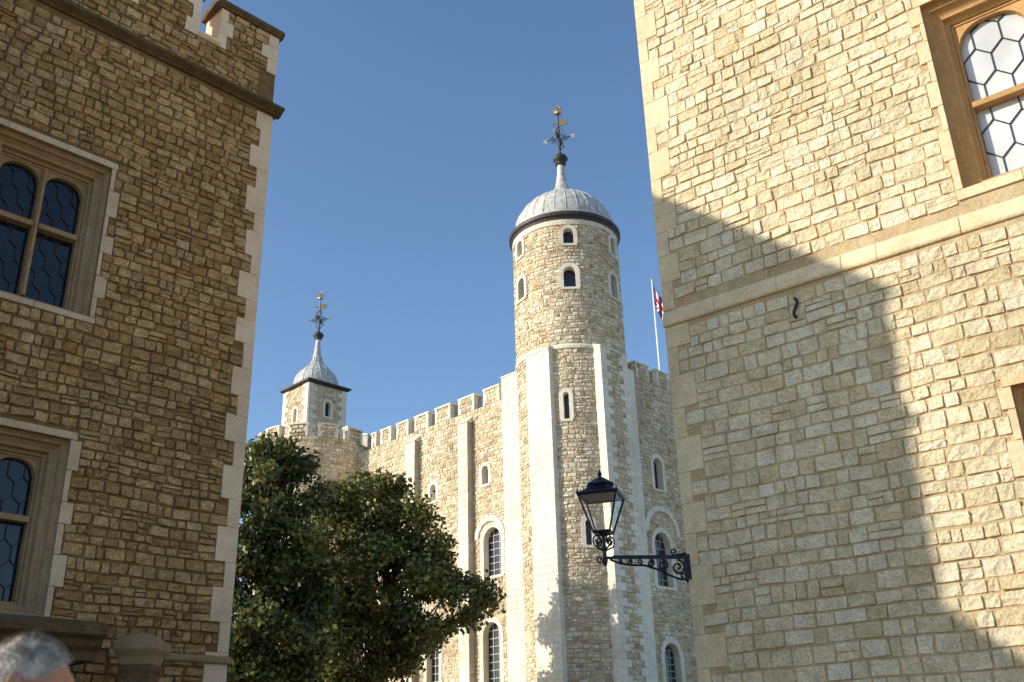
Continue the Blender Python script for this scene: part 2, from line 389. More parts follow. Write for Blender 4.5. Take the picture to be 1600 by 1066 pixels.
box(mb, L_, 0, LEN, ZS+.15, ZC-.08, -.45, -.003, 1)
box(mb, Fr(cL, -nL, dL), .45, 9, ZS+.2, ZC-.08, -.45, 0, 1)
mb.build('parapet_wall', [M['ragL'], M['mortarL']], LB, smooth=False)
for i, (a, b) in enumerate(mer):
    mb = MB(); box(mb, L_, a, b, ZC-.075, ZT-.12, -.448, -.002, 1, (.5,.5,.5))
    eh = []
    z = ZC-.07; k = i
    while z < ZT-.14:
        h = min(.27, ZT-.13-z)
        for e, sg in ((a, 1), (b, -1)):
            w = (.13, .23)[k % 2] if (e > 0 or sg < 0) else (.18, .30)[k % 2]
            x0, x1 = sorted((e-.006*sg, e+w*sg)); box(mb, L_, x0, x1, z+.002, z+h-.002, -.452, .024, 2); eh.append((x0, x1, z, z+h))
        z += h; k += 1
    stones(mb, L_, a, b, ZC-.05, ZT-.13, eh, .125, .18, .028, .005, .004, 40+i, **SQ)
    o = mb.build('merlon', [M['ragL'], M['mortarL'], M['ashL']], LB)
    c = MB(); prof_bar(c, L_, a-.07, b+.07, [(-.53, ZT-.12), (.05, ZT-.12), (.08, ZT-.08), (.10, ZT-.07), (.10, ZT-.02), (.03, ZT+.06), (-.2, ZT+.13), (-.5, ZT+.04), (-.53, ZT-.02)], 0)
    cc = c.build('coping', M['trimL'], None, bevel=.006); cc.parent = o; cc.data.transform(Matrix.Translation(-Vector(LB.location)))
for (a, b) in zip(mer[:-1], mer[1:]):
    c = MB(); prof_bar(c, L_, a[1]+.003, b[0]-.003, [(-.5, ZC-.08), (.04, ZC-.08), (.08, ZC-.04), (.08, ZC), (-.2, ZC+.06), (-.5, ZC)], 0)
    c.build('embrasure_sill', M['ashL'], LB, bevel=.006)
WG = thing('lower_wing', 'lower flat-roofed stone wing joined to the near end of the left building', 'building', (float(L_.p(LEN+3, 0)[0]), float(L_.p(LEN+3, 0)[1]), 0))
WL_ = 7.6; ZW = 9.5
mb = MB(); box(mb, L_, LEN+.01, LEN+WL_, 0, ZW, -8, -.15, 1, (.5,.5,.5)); stones(mb, Fr(cL-nL*.15, -dL, nL), LEN+.02, LEN+WL_, 0, ZW-.1, (), .2, .4, .03, .01, .02, 51, fine=0)
mb.build('wall', [M['ragL'], M['mortarL']], WG)
mb = MB(); prof_bar(mb, L_, LEN+.01, LEN+WL_, [(-.6, ZW), (.0, ZW), (.05, ZW+.1), (-.2, ZW+.25), (-.6, ZW+.15)]); mb.build('coping', M['trimL'], WG)
pu, pz = L_.hit(172, 978, 1.5)
PO = thing('stone_porch', 'stone porch with moulded slab roof behind the grey-haired person', 'porch', tuple(L_.p(pu+1.2, 0, .8)))
mb = MB(); z = pz
prof = lambda n1: [(0.07, z-.34), (n1-.22, z-.34), (n1-.2, z-.25), (n1-.12, z-.2), (n1-.1, z-.14), (n1, z-.10), (n1, z-.02), (n1-.12, z+.05), (0.07, z+.22)]
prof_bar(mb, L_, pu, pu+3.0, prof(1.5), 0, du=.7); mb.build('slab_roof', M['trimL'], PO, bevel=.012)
mb = MB(); box(mb, L_, pu+.32, pu+2.7, 0, z-.345, .1, 1.18, 1, (.5,.5,.5))
stones(mb, Fr(cL+nL*1.18, -dL, nL), pu+.32, pu+2.7, 0, z-.35, (), .2, .35, .025, .008, .01, 61)
stones(mb, Fr(L_.p(pu+.32, 0, 0)[:2], nL, dL), .15, 1.18, 0, z-.35, (), .2, .35, .025, .008, .01, 62)
mb.build('wall', [M['ragL'], M['mortarL']], PO)
gu, gz = L_.hit(225, 992, 1.0)
GP = thing('gate_pier', 'short stone pier with moulded cap, just right of the porch', 'pier', tuple(L_.p(gu, 0, 1.0)))
c0 = L_.p(gu, 0, 1.0)
mb = MB(); lathe(mb, c0, [(.28, 0), (.28, .3), (.24, .4), (.24, gz-.42), (.26, gz-.40), (.26, gz-.36), (.24, gz-.33)], 4, 0, radians(-43.5)); mb.build('shaft', M['trimL'], GP, bevel=.01)
mb = MB(); lathe(mb, c0, [(.24, gz-.33), (.28, gz-.25), (.33, gz-.2), (.35, gz-.18), (.35, gz-.1), (.2, gz-.02), (.0, gz+.03)], 4, 0, radians(-43.5)); mb.build('cap', M['frameL'], GP, bevel=.01)
# ================================================================== RIGHT BUILDING
DR = 12.0; cR = DR*az(9.55); dR = -az(-51.9); nR = az(-141.9)
R_ = Fr(cR, dR, nR)
RB = thing('stone_building', 'sunlit cream stone building with a string course and pale leaded window, at the right', 'building', (cR[0], cR[1], 0))
LR = 9.0; HR = 14.0; zs = R_.hit(1040, 512)[1]
so = R_.hit(1437, 20)[0]
holesR = []; openR = []
o, h = tudor(R_, so+.02, so+2.1, 7.26, 9.8, 2, 8.42, RB, M['glassL'], M['bathR'], M['ashR'], 23, 'leaded window in the sunlit wall, glass painted pale for its reflection', 1.25, sw=(.06, .14), tb=(.15, .13)); openR.append(o); holesR += h
zb = R_.hit(1568, 607)[1]
o, h = tudor(R_, so+.02, so+2.1, zb-2.4, zb, 2, zb-1.2, RB, M['glassD'], M['bathR'], M['ashR'], 24, 'lower leaded window at the right', 1.1, sw=(.06, .14)); openR.append(o); holesR += h
mb = MB(); qh = quoins(mb, R_, zs+.22, HR, (.36, .42), (.15, .34), .014, 6); qh += quoins(mb, R_, 0, zs-.015, (.36, .42), (.15, .34), .014, 7)
mb.build('quoin_stones', M['ashR'], RB, bevel=.008)
mb = MB(); stones(mb, R_, 0, LR, 0, HR, holesR+qh+[(0, LR, zs-.02, zs+.22)], .165, .22, .0175, .0025, .007, 71, hv=(.76, 1.25), jit=.11, split=.07, ed=.95, lump=1.3)
backing(mb, R_, 0, LR, 0, HR, openR, 1)
for fr_, a, b in ((Fr(cR, -nR, -dR), 0, 8), (Fr(cR+dR*LR, -nR, dR), 0, 8), (Fr(cR-nR*8, dR, -nR), 0, LR)): backing(mb, fr_, a, b, 0, HR, (), 1)
stones(mb, Fr(cR, -nR, -dR), .3, 8, 0, HR, (), .18, .3, .02, .006, .01, 77, fine=1)
P = [R_.p(u, HR, n) for (u, n) in ((0, 0), (LR, 0), (LR, -8), (0, -8))]; mb.add(np.array(P), [(0,1,2,3)], 1, (.5,.5,.5))
mb.build('wall', [M['ragR'], M['mortarR']], RB, smooth=False)
mb = MB(); rr = random.Random(5); u = -.02
while u < LR:
    w = min(rr.uniform(.4, .95), LR-u); j = rr.uniform(-.006, .006)
    prof_bar(mb, R_, u+.001, u+w-.001, [(-.04, zs-.01), (.032+j, zs-.01), (.045+j, zs+.02), (.04+j, zs+.08), (.02+j, zs+.18), (.0, zs+.215), (-.04, zs+.215)], 0); u += w
mb.build('string_course', M['ashR'], RB, bevel=.012)
mb = MB(); au, av = R_.hit(1242, 481, .07); pts = []
for k in range(15):
    t = k/14; pts.append(R_.p(au+.030*sin(t*2*pi), av+.14-.27*t, .055))
tube(mb, pts, [.010]+[.018]*13+[.010], 6); mb.build('wall_tie', M['iron'], RB, smooth=True)
# ================================================================== WALL LAMP
bd = az(-96.9); LC = cR+bd*.02; AL = .97
G_ = Fr(LC, bd, np.array([-bd[1], bd[0]]))
lampz = 3.775
WL = thing('wall_lamp', 'dark blue-black iron lantern on a scrolled bracket at the right building corner', 'lamp', (float(LC[0]), float(LC[1]), lampz))
mb = MB()
def sc(pts, r=.011, s=6): tube(mb, [G_.p(*p) for p in pts], r, s)
def spiral(cu, cv, r0, a0, turns, sg=1, n=0, r=.011, k=20):
    pts = []
    for i in range(k+1):
        t = i/k; rad = r0*(1-.82*t); a = a0+sg*turns*2*pi*t; pts.append((cu+rad*cos(a), cv+rad*sin(a), n))
    sc(pts, r)
box(mb, G_, 0, AL+.02, lampz, lampz+.028, -.016, .016)
box(mb, G_, .0, AL*.9, lampz+.028, lampz+.04, -.024, .024)
sc([(0, lampz-.24, 0), (.10, lampz-.235, 0), (.22, lampz-.19, 0), (.36, lampz-.12, 0), (.50, lampz-.075, 0), (.66, lampz-.07, 0), (.80, lampz-.05, 0), (AL-.06, lampz-.005, 0)], .013)
for n_ in (-.012, .012):
    spiral(.11, lampz-.10, .09, pi*.5, 1.5, 1, n_); spiral(.29, lampz-.075, .065, pi*.5, 1.5, 1, n_); spiral(.43, lampz-.05, .043, pi*.5, 1.4, 1, n_)
spiral(.06, lampz-.20, .045, -pi/2, 1.2, -1); spiral(.56, lampz-.035, .034, -pi/2, 1.3, -1); spiral(.68, lampz-.035, .033, pi/2, 1.3); spiral(.79, lampz-.025, .024, -pi/2, 1.2, -1)
spiral(AL+.06, lampz+.0, .045, pi, 1.3, 1); spiral(.14, lampz+.085, .04, -pi/2, 1.2); spiral(.30, lampz+.07, .026, -pi/2, 1.2)
sc([(.02, lampz+.06, 0), (.08, lampz+.05, 0), (.14, lampz+.045, 0)], .012)
spiral(-.045, lampz-.02, .05, pi/2, 1.2, 1, .0)
mb.build('bracket', M['iron'], WL, smooth=False)
mb = MB(); box(mb, R_, .0, .035, lampz-.24, lampz+.05, .018, .030); box(mb, Fr(cR, -nR, -dR), .0, .06, lampz-.24, lampz+.05, .02, .034)
lathe(mb, (LC[0]+bd[0]*.01, LC[1]+bd[1]*.01), [(.0, lampz-.29), (.022, lampz-.25), (.030, lampz-.1), (.026, lampz+.04), (.0, lampz+.09)], 10); mb.build('mounting_plate', M['iron'], WL)
sx, sy = G_.p(AL, 0, 0)[:2]
mb = MB(); lathe(mb, (sx, sy), [(.0, lampz-.09), (.022, lampz-.06), (.034, lampz-.02), (.022, lampz+.05), (.018, lampz+.1), (.034, lampz+.13), (.018, lampz+.16), (.018, lampz+.26), (.055, lampz+.29), (.055, lampz+.31)], 10)
for k in range(4):
    a = k*pi/2+.5; dx, dy = cos(a), sin(a); pts = []
    for i in range(19):
        t = i/18; ang = -pi/2+1.5*2*pi*t*.9; rd = .065*(1-.7*t); q = .09+rd*cos(ang); pts.append((sx+dx*q, sy+dy*q, lampz+.21+rd*sin(ang)*1.2))
    pts = [(sx+dx*.015, sy+dy*.015, lampz+.10)]+pts; tube(mb, pts, .010, 5)
mb.build('stem', M['iron'], WL, smooth=True)
zb0, zt0 = lampz+.31, lampz+.74; rb, rt = .14, .325; rot = .5
mb = MB()
def corner(r, z, k): a = rot+k*pi/2; return (sx+r*cos(a), sy+r*sin(a), z)
for k in range(4):
    tube(mb, [corner(rb, zb0, k), corner(rt, zt0, k)], .013, 5); tube(mb, [corner(rb, zb0, k), corner(rb, zb0, k+1)], .015, 5); tube(mb, [corner(rt, zt0, k), corner(rt, zt0, k+1)], .018, 5)
    c_ = corner(rt*1.02, zt0+.02, k); tube(mb, [c_, (c_[0], c_[1], c_[2]+.05)], [.014, .002], 5)
lathe(mb, (sx, sy), [(.02, zb0-.01), (rb, zb0-.01), (rb, zb0+.005), (.02, zb0+.005)], 4, 0, rot)
mb.build('lantern_frame', M['iron'], WL)
for k in range(4):
    mb = MB(); mb.add(np.array([corner(rb-.004, zb0, k), corner(rb-.004, zb0, k+1), corner(rt-.004, zt0, k+1), corner(rt-.004, zt0, k)]), [(0,1,2,3)]); mb.build('lantern_glass', M['lampglass'], WL)
mb = MB(); lathe(mb, (sx, sy), [(.02, zt0-.005), (rt+.025, zt0), (rt+.035, zt0+.018), (rt*.88, zt0+.04), (rt*.66, zt0+.08), (rt*.55, zt0+.12)], 4, 0, rot)
lathe(mb, (sx, sy), [(.13, zt0+.10), (.165, zt0+.135), (.165, zt0+.155), (.12, zt0+.175), (.11, zt0+.19), (.07, zt0+.215), (.04, zt0+.235), (.014, zt0+.25), (.03, zt0+.275), (.022, zt0+.295), (.004, zt0+.335)], 14)
mb.build('lantern_roof', M['iron'], WL)
mb = MB(); lathe(mb, (sx, sy), [(.012, zb0), (.012, zb0+.14), (.02, zb0+.15), (.014, zb0+.24), (0, zb0+.25)], 8); mb.build('burner', M['white'], WL)
# ================================================================== KEEP
T = 62.0*az(3.6); RT = 3.6; dW = az(-45.3); nE = az(-135.3); nN = az(134.7); dN = az(44.7)
KP = thing('castle_keep', 'large pale stone castle keep with battlements, round corner turret and domed roofs', 'castle', (float(T[0]), float(T[1]), 0))
E_ = Fr(T+2.06*nE, dW, nE); N_ = Fr(T+2.06*nN, dN, nN)
loc = Vector(KP.location)
def sub(mbx, name, mats, par, **k):
    o = mbx.build(name, mats, None, **k); o.parent = par; o.data.transform(Matrix.Translation(-loc)); return o
def arch_window(fr, uc, v0, v1, w, t, bars=(0, 0), deep=.45, proud=.05, rnd=True, steps=10, mull=.05):
    mb = MB(); r = w/2 if rnd else .001; sp = v1-r if rnd else v1
    inn = [(uc-w/2, v0)]; out = [(uc-w/2-t, v0)]
    if rnd:
        for i in range(steps+1):
            a = pi-pi*i/steps; inn.append((uc+r*cos(a), sp+r*sin(a))); out.append((uc+(r+t)*cos(a), sp+(r+t)*sin(a)))
    else:
        inn += [(uc-w/2, v1), (uc+w/2, v1)]; out += [(uc-w/2-t, v1+t), (uc+w/2+t, v1+t)]
    inn.append((uc+w/2, v0)); out.append((uc+w/2+t, v0))
    n = len(inn); nb = -deep
    for i in range(n-1):
        c = np.random.random(3)
        V = [fr.p(*inn[i], proud), fr.p(*inn[i+1], proud), fr.p(*out[i+1], proud), fr.p(*out[i], proud), fr.p(*inn[i], nb), fr.p(*inn[i+1], nb), fr.p(*out[i+1], -.05), fr.p(*out[i], -.05)]
        mb.add(np.array(V), [(0,1,2,3), (0,4,5,1), (3,2,6,7)], 0, c)
    box(mb, fr, uc-w/2-t*.8, uc+w/2+t*.8, v0-.16, v0-.003, nb, proud+.03, 0)
    mb.add(np.array([fr.p(uc-w/2-.1, v0, nb+.02), fr.p(uc+w/2+.1, v0, nb+.02), fr.p(uc+w/2+.1, v1+.05, nb+.02), fr.p(uc-w/2-.1, v1+.05, nb+.02)]), [(0,1,2,3)], 1)
    cu, cv = bars
    for k in range(1, cu+1):
        x = uc-w/2+w*k/(cu+1); tp = sp+sqrt(max(0, r*r-(x-uc)**2)) if rnd else v1; box(mb, fr, x-mull/2, x+mull/2, v0, tp, nb+.025, nb+.07, 2)
    for k in range(1, cv+1):
        y = v0+(v1-v0)*k/(cv+1); hw = w/2 if y < sp or not rnd else sqrt(max(0, r*r-(y-sp)**2)); box(mb, fr, uc-hw, uc+hw, y-mull/2, y+mull/2, nb+.02, nb+.06, 2)
    op = (uc-w/2, uc+w/2, v0-.1, v1)
    sh = [(uc-w/2-t*.85, uc+w/2+t*.85, v0-.15, sp), (uc-w/2-t*.3, uc+w/2+t*.3, sp, v1+t*.75)]
    return mb, op, sh
WM = [M['ashT'], M['glassT'], M['pale']]
def PW(fr, px, y0, y1, wpx, t, **k):
    u, za = fr.hit(px, y0); zb_ = fr.hit(px, y1)[1]; w = abs(fr.hit(px-wpx/2, y0)[0]-fr.hit(px+wpx/2, y0)[0]); return u, zb_, za, w, t, k
def place(fr, lst, opens, holes):
    for q in lst:
        u, v0, v1, w, t, k = PW(fr, *q[:5], **(q[5] if len(q) > 5 else {}))
        mb, op, sh = arch_window(fr, u, v0, v1, w, t, **k); opens.append(op); holes.extend(sh)
        mb.build('window', WM, KP)
opE = []; shE = []
place(E_, [(677, 757, 783, 9, .24), (758, 728, 757, 10, .26), (769, 824, 900, 27, .30, dict(bars=(2, 6))), (806, 904, 919, 7, .18),
       (768, 972, 1085, 26, .30, dict(bars=(2, 8))), (677, 1003, 1090, 19, .26, dict(bars=(2, 6))), (600, 1010, 1090, 16, .26, dict(bars=(1, 5))), (618, 780, 806, 8, .22), (604, 890, 950, 17, .26, dict(bars=(1, 5)))], opE, shE)
def blind(fr, px, py, w, t, dz):
    u, za = fr.hit(px, py); mb = MB()
    for i in range(14):
        a0 = pi-pi*i/14; a1 = pi-pi*(i+1)/14; V = []
        for n in (.10, -.03):
            for (r_, a) in ((w, a0), (w, a1), (w+t, a1), (w+t, a0)): V.append(fr.p(u+r_*cos(a), za-w-dz+r_*sin(a), n))
        mb.add(np.array(V), BF, 0, None, fr.flip)
    mb.build('arch_moulding', M['ashT'], KP)
blind(E_, 765, 806, 1.05, .34, .35)
ZE = 24.75; UE0 = 2.0; UE1 = 34.0
TK = dict(jit=.11, ed=.9, lump=1.1)
mb = MB(); stones(mb, E_, UE0+1.5, 22.2, 3, ZE, shE, .25, .38, .045, .012, .02, 101, fine=1, **TK)
backing(mb, E_, UE0, UE1, 0, ZE, opE, 1)
mb.build('wall', [M['ragT'], M['mortarT']], KP)
opN = []; shN = []
place(N_, [(1026, 716, 764, 13, .30), (1033, 832, 916, 24, .32, dict(bars=(2, 6))), (1048, 1005, 1080, 24, .36, dict(bars=(2, 6)))], opN, shN)
blind(N_, 1031, 790, 1.5, .36, .4)
ZN = 26.0
mb = MB(); stones(mb, N_, 3.0, 14, 3, ZN, shN, .25, .38, .045, .012, .02, 111, fine=1, **TK); backing(mb, N_, 1.5, 26, 0, ZN, opN, 1)
mb.build('wall', [M['ragT'], M['mortarT']], KP)
mb = MB()
P = [E_.p(0, 24.2, -.5), E_.p(UE1, 24.2, -.5), E_.p(UE1, 24.2, -24), E_.p(0, 24.2, -24)]; mb.add(np.array(P), [(0,1,2,3)]); mb.build('roof', M['leadD'], KP)
def merlon(fr, a, b, z0, z1, seed, th=.7):
    mb = MB(); box(mb, fr, a, b, z0+.003, z1-.18, -th, 0, 1, (.5,.5,.5)); hh = []
    z = z0; k = seed
    while z < z1-.25:
        h = min(.38, z1-.18-z)
        for e, sg in ((a, 1), (b, -1)):
            w = (.16, .30)[k % 2]; x0, x1 = sorted((e-.01*sg, e+w*sg)); box(mb, fr, x0, x1, z+.006, z+h-.006, -.3, .055, 2); hh.append((x0, x1, z, z+h))
        z += h; k += 1
    stones(mb, fr, a+.0, b, z0, z1-.18, hh, .26, .4, .05, .02, .01, seed, fine=0)
    o = mb.build('merlon', [M['ragT'], M['mortarT'], M['ashT']], KP)
    c = MB(); prof_bar(c, fr, a-.06, b+.06, [(-th-.08, z1-.18), (.1, z1-.18), (.1, z1-.06), (-.1, z1), (-th-.08, z1-.02)], 0, du=.5); sub(c, 'coping', M['ashT'], o)
merE = []
for (xa, xb) in ((756, 780), (717, 741), (681, 704), (649, 670), (621, 639), (596, 612), (582, 589)):
    ua = E_.hit(xa, 585+(780-xa)*.43)[0]; ub = E_.hit(xb, 585+(780-xb)*.43)[0]; merE.append((ub, ua))
for i, (a, b) in enumerate(merE): merlon(E_, a, b, ZE, 26.0, 200+i)
u = 4.2; i = 0
while u < 20: merlon(N_, u, u+1.4, ZN, 27.25, 220+i); u += 2.3; i += 1
def pil(fr, a, b, ztop, n1, name='pilaster', hq=.42, slope=.5):
    mb = MB(); r = random.Random(int(a*10))
    prof_bar(mb, fr, a+.01, b-.01, [(-.1, 0), (n1-.02, 0), (n1-.02, ztop-.02), (0, ztop+slope-.02), (-.1, ztop+slope-.02)], 0)
    z = 2.
    while z < ztop-.05:
        h = min(hq*r.uniform(.85, 1.15), ztop-z); cut = a+(b-a)*r.choice((.32, .5, .68))
        for (x, y) in ((a, cut), (cut, b)): box(mb, fr, x+.010, y-.010, z+.012, z+h-.010, 0, n1+r.uniform(0, .02))
        z += h
    prof_bar(mb, fr, a-.03, b+.03, [(-.1, ztop), (n1+.06, ztop), (0.02, ztop+slope), (-.1, ztop+slope)], 0)
    mb.build(name, M['ashT'], KP)
for (xa, xb, yt) in ((715, 730, 660), (633, 648, 690)):
    ub, zt = E_.hit(xa, yt, .5); ua, _ = E_.hit(xb, yt, .5); pil(E_, ua, ub, zt-.2, .5)
E2 = Fr(T, dW, nE); N2 = Fr(T, dN, nN)
def butt(fr, a, b, n0, n1, ztop, seed):
    mb = MB(); r = random.Random(seed); box(mb, fr, a+.012, b-.012, 0, ztop, n0, n1-.02, 0, (.3,.5,.5)); z = 1.5
    while z < ztop-.05:
        h = min(.40*r.uniform(.8, 1.2), ztop-z); cuts = [a]; u = a
        while u < b-.5: u += r.uniform(.45, .9); cuts.append(u)
        cuts[-1] = b
        if len(cuts) < 2: cuts = [a, b]
        for x, y in zip(cuts[:-1], cuts[1:]): box(mb, fr, x+(.010 if x > a else 0), y-(.006 if y < b else 0), z+.012, z+h-.008, n0+.4, n1+r.uniform(0, .02))
        z += h
    prof_bar(mb, fr, a-.03, b+.03, [(n0, ztop), (n1+.06, ztop), (n1+.06, ztop+.08), (n1-.5, ztop+.32), (n0, ztop+.32)], 0)
    mb.build('buttress', M['ashT'], KP)
butt(E2, -1.41, .56, 1.0, 3.72, 26.15, 1)
butt(E2, .565, 3.87, 0.8, 2.75, 25.9, 2)
mb = MB(); ztop = 26.1; a, b, n1 = -1.6, 1.05, 3.85
box(mb, N2, a+.012, b-.012, 0, ztop, 1.5, n1-.02, 1, (.5,.5,.5)); qh = []; r = random.Random(9); z = 1.5; k = 0
while z < ztop-.05:
    h = min(.42*r.uniform(.85, 1.15), ztop-z); w1 = (.55, .95)[k % 2]; w2 = (.85, .5)[k % 2]
    box(mb, N2, a, a+w1, z+.008, z+h-.006, 2.2, n1+.02, 2); box(mb, N2, b-w2, b, z+.008, z+h-.006, 2.2, n1+.02, 2)
    qh += [(a, a+w1, z, z+h), (b-w2, b, z, z+h)]; z += h; k += 1
stones(mb, Fr(T+nN*(n1-.02), dN, nN), a, b, 1.5, ztop, qh, .28, .4, .05, .02, .0, 131, fine=0, split=0)
prof_bar(mb, N2, a-.03, b+.03, [(1.5, ztop), (n1+.06, ztop), (n1+.06, ztop+.08), (n1-.5, ztop+.32), (1.5, ztop+.32)], 2)
mb.build('buttress', [M['ragT'], M['mortarT'], M['ashT']], KP)
mb = MB(); box(mb, N2, 1.07, 3.1, 0, 26.0, .8, 2.75, 0, (.6,.5,.5)); mb.build('pilaster', M['ashT'], KP)
TC = Cy(T, RT); ZTW = 35.5
mb = MB(); op = []; sh = []; wins = []
def hitcyl(px, py):
    d = ray(px, py); a = d[:2]@d[:2]; b = -2*(d[:2]@T); c = T@T-RT*RT; D = b*b-4*a*c
    t = (-b-sqrt(max(D, 0)))/(2*a); q = d[:2]*t-T; return math.degrees(atan2(q[0], q[1])) % 360, CAMZ+d[2]*t
for (px, y0, y1, w, t) in ((888, 357, 381, .70, .24), (890, 417, 449, .80, .28), (813, 377, 402, .70, .24), (815.5, 435, 468, .80, .28), (956.5, 374, 399, .70, .24), (958.5, 431, 465, .80, .28),
                     (885, 613, 655, .36, .26), (920, 812, 852, .36, .26)):
    am, _ = hitcyl(px, (y0+y1)/2); _, za = hitcyl(px, y0); _, zb_ = hitcyl(px, y1); wins.append((am, zb_, za, w, t))
wins += [(60, wins[0][1], wins[0][2], .62, .26), (0, wins[0][1], wins[0][2], .62, .26), (300, wins[0][1], wins[0][2], .62, .26)]
wmbs = []
for (am, v0, v1, w, t) in wins:
    fr = TC.tangent(am); m_, o_, s_ = arch_window(fr, 0, v0, v1, w, t, deep=.5, proud=.07)
    ua = radians(am)*RT; op.append((o_[0]+ua, o_[1]+ua, o_[2], o_[3])); sh += [(s[0]+ua, s[1]+ua, s[2], s[3]) for s in s_]; wmbs.append(m_)
stones(mb, TC, radians(70)*RT, radians(290)*RT, 2, 26.1, sh, .25, .37, .050, .012, .02, 141, fine=1, **TK)
stones(mb, TC, 0, 2*pi*RT, 26.45, ZTW, sh, .24, .35, .050, .012, .015, 142, fine=1, **TK)
backing(mb, TC, 0, 2*pi*RT, 0, ZTW, op, 1, du=.35)
lathe(mb, T, [(RT, 26.1), (RT+.11, 26.12), (RT+.11, 26.3), (RT+.0, 26.46)], 64, 2)
lathe(mb, T, [(RT-.02, ZTW-.02), (RT+.02, ZTW-.42), (RT+.07, ZTW-.42), (RT+.07, ZTW+.02)], 64, 2)
TU = mb.build('round_turret', [M['ragT'], M['mortarT'], M['ashT']], KP)
for m_ in wmbs: sub(m_, 'window', WM, TU)
mb = MB(); lathe(mb, T, [(RT, ZTW-.04), (RT+.10, ZTW-.04), (RT+.14, ZTW+.10), (RT+.22, ZTW+.2), (RT+.28, ZTW+.22), (RT+.30, ZTW+.46), (RT+.18, ZTW+.52), (RT-.3, ZTW+.56)], 64); sub(mb, 'cornice', M['leadD'], TU, smooth=False)
dp = [(3.55, ZTW+.5), (3.52, 36.4), (3.42, 36.95), (3.23, 37.45), (2.95, 37.92), (2.58, 38.36), (2.10, 38.76), (1.54, 39.08), (1.02, 39.36), (.70, 39.68), (.50, 40.12), (.37, 40.72), (.28, 41.38), (.24, 42.05)]
mb = MB(); lathe(mb, T, dp, 64)
for k in range(28):
    a = 2*pi*k/28; pts = [(T[0]+(r_+.005)*cos(a), T[1]+(r_+.005)*sin(a), z) for (r_, z) in dp[1:-3]]; tube(mb, pts, [.028]*6+[.018]*(len(pts)-6), 4)
sub(mb, 'dome', M['lead'], TU, smooth=True)
mb = MB(); lathe(mb, T, [(.26, 42.0), (.38, 42.08), (.40, 42.14), (.28, 42.2), (.28, 42.3), (.48, 42.42), (.56, 42.6), (.48, 42.78), (.28, 42.9), (.14, 42.95), (.10, 43.2), (.0, 43.3)], 20); sub(mb, 'finial', M['leadD'], TU, smooth=True)
def vane(c, z0, H, k, par, ang):
    mb = MB(); X = np.array([cos(ang), sin(ang), 0]); Y = np.array([-sin(ang), cos(ang), 0]); Z = np.array([0, 0, 1.]); c3 = np.array([c[0], c[1], 0.])
    tube(mb, [c3+Z*z0, c3+Z*(z0+H*.86)], [.075*k, .05*k], 6)
    zc = z0+H*.30
    for D in (X, Y):
        for s in (-1, 1):
            tube(mb, [c3+Z*zc, c3+D*s*.9*k+Z*zc], .034*k, 5)
            for q in (1, -1):
                pts = [c3+D*s*(.42+.26*(1-.6*t/10)*cos(t*.75))*k+Z*(zc+q*(.26*(1-.6*t/10)*sin(t*.75)+.03)*k) for t in range(11)]; tube(mb, pts, .028*k, 4)
                pts = [c3+D*s*(.04+.26*sin(t*.45))*k+Z*(zc+q*(.14+t*.12)*k) for t in range(8)]; tube(mb, pts, .028*k, 4)
    sub(mb, 'weathervane', M['ironV'], par)
    mb = MB()
    for D in (X, Y):
        for s in (-1, 1):
            e = c3+D*s*1.0*k+Z*zc
            m_ = MB()
            for (o1, o2) in (((-.1, -.15), (-.1, .15)), ((-.1, .15), (.1, -.15)), ((.1, -.15), (.1, .15))): tube(m_, [e+D*o1[0]*k+Z*o1[1]*k, e+D*o2[0]*k+Z*o2[1]*k], .028*k, 4)
            sub(m_, 'cardinal_letter', M['vane'], par)
    fr = Fr(c3[:2], X[:2], Y[:2]); z1 = z0+H*.53
    ol = [(-.55,.36), (-.40,.44), (-.40,.38), (.04,.38), (.04,.62), (.45,.62), (.52,.54), (.72,.62), (.62,.38), (.72,.14), (.52,.22), (.45,.10), (.04,.10), (.04,.32), (-.40,.32), (-.40,.26)]
    V = [fr.p(x*k, z1+y*k, n) for n in (.03, -.03) for (x, y) in ol]; m_ = len(ol)
    mb.add(np.array(V), [tuple(range(m_)), tuple(reversed(range(m_, 2*m_)))]+[(i, (i+1) % m_, m_+(i+1) % m_, m_+i) for i in range(m_)])
    sub(mb, 'vane_plate', M['vane'], par)
    mb = MB(); zk = z0+H*.80
    lathe(mb, c3[:2], [(.05*k, zk), (.23*k, zk+.03*k), (.23*k, zk+.14*k), (.05*k, zk+.16*k)], 10)
    for i in range(6):
        a = i*pi/3; pts = [(c3[0]+.2*k*cos(a), c3[1]+.2*k*sin(a), zk+.12*k), (c3[0]+.32*k*cos(a), c3[1]+.32*k*sin(a), zk+.36*k), (c3[0]+.14*k*cos(a), c3[1]+.14*k*sin(a), zk+.54*k), (c3[0], c3[1], zk+.5*k)]; tube(mb, pts, .045*k, 5)
    lathe(mb, c3[:2], [(0, zk+.42*k), (.12*k, zk+.56*k), (.06*k, zk+.66*k), (.03*k, zk+.68*k), (.02*k, z0+H), (0, z0+H+.02)], 8)
    sub(mb, 'gilded_crown', M['gold'], par)
vane(T, 43.1, 4.3, 1.05, TU, radians(-20))
CA = E_.p(25.0, 0, 1.0)[:2]; RA = 4.5; AC = Cy(CA, RA); ZA = 25.6
a0, a1 = radians(55), radians(330); opA = []; shA = []
for (am, v0, v1, w_) in ((168, 12.5, 15.6, 1.1), (205, 6.5, 9.6, .8)):
    m_, o_, s_ = arch_window(AC.tangent(am), 0, v0, v1, w_, .3, bars=(1, 4), proud=.09); ua = radians(am)*RA
    opA.append((o_[0]+ua, o_[1]+ua, o_[2], o_[3])); shA += [(s[0]+ua, s[1]+ua, s[2], s[3]) for s in s_]; m_.build('window', WM, KP)
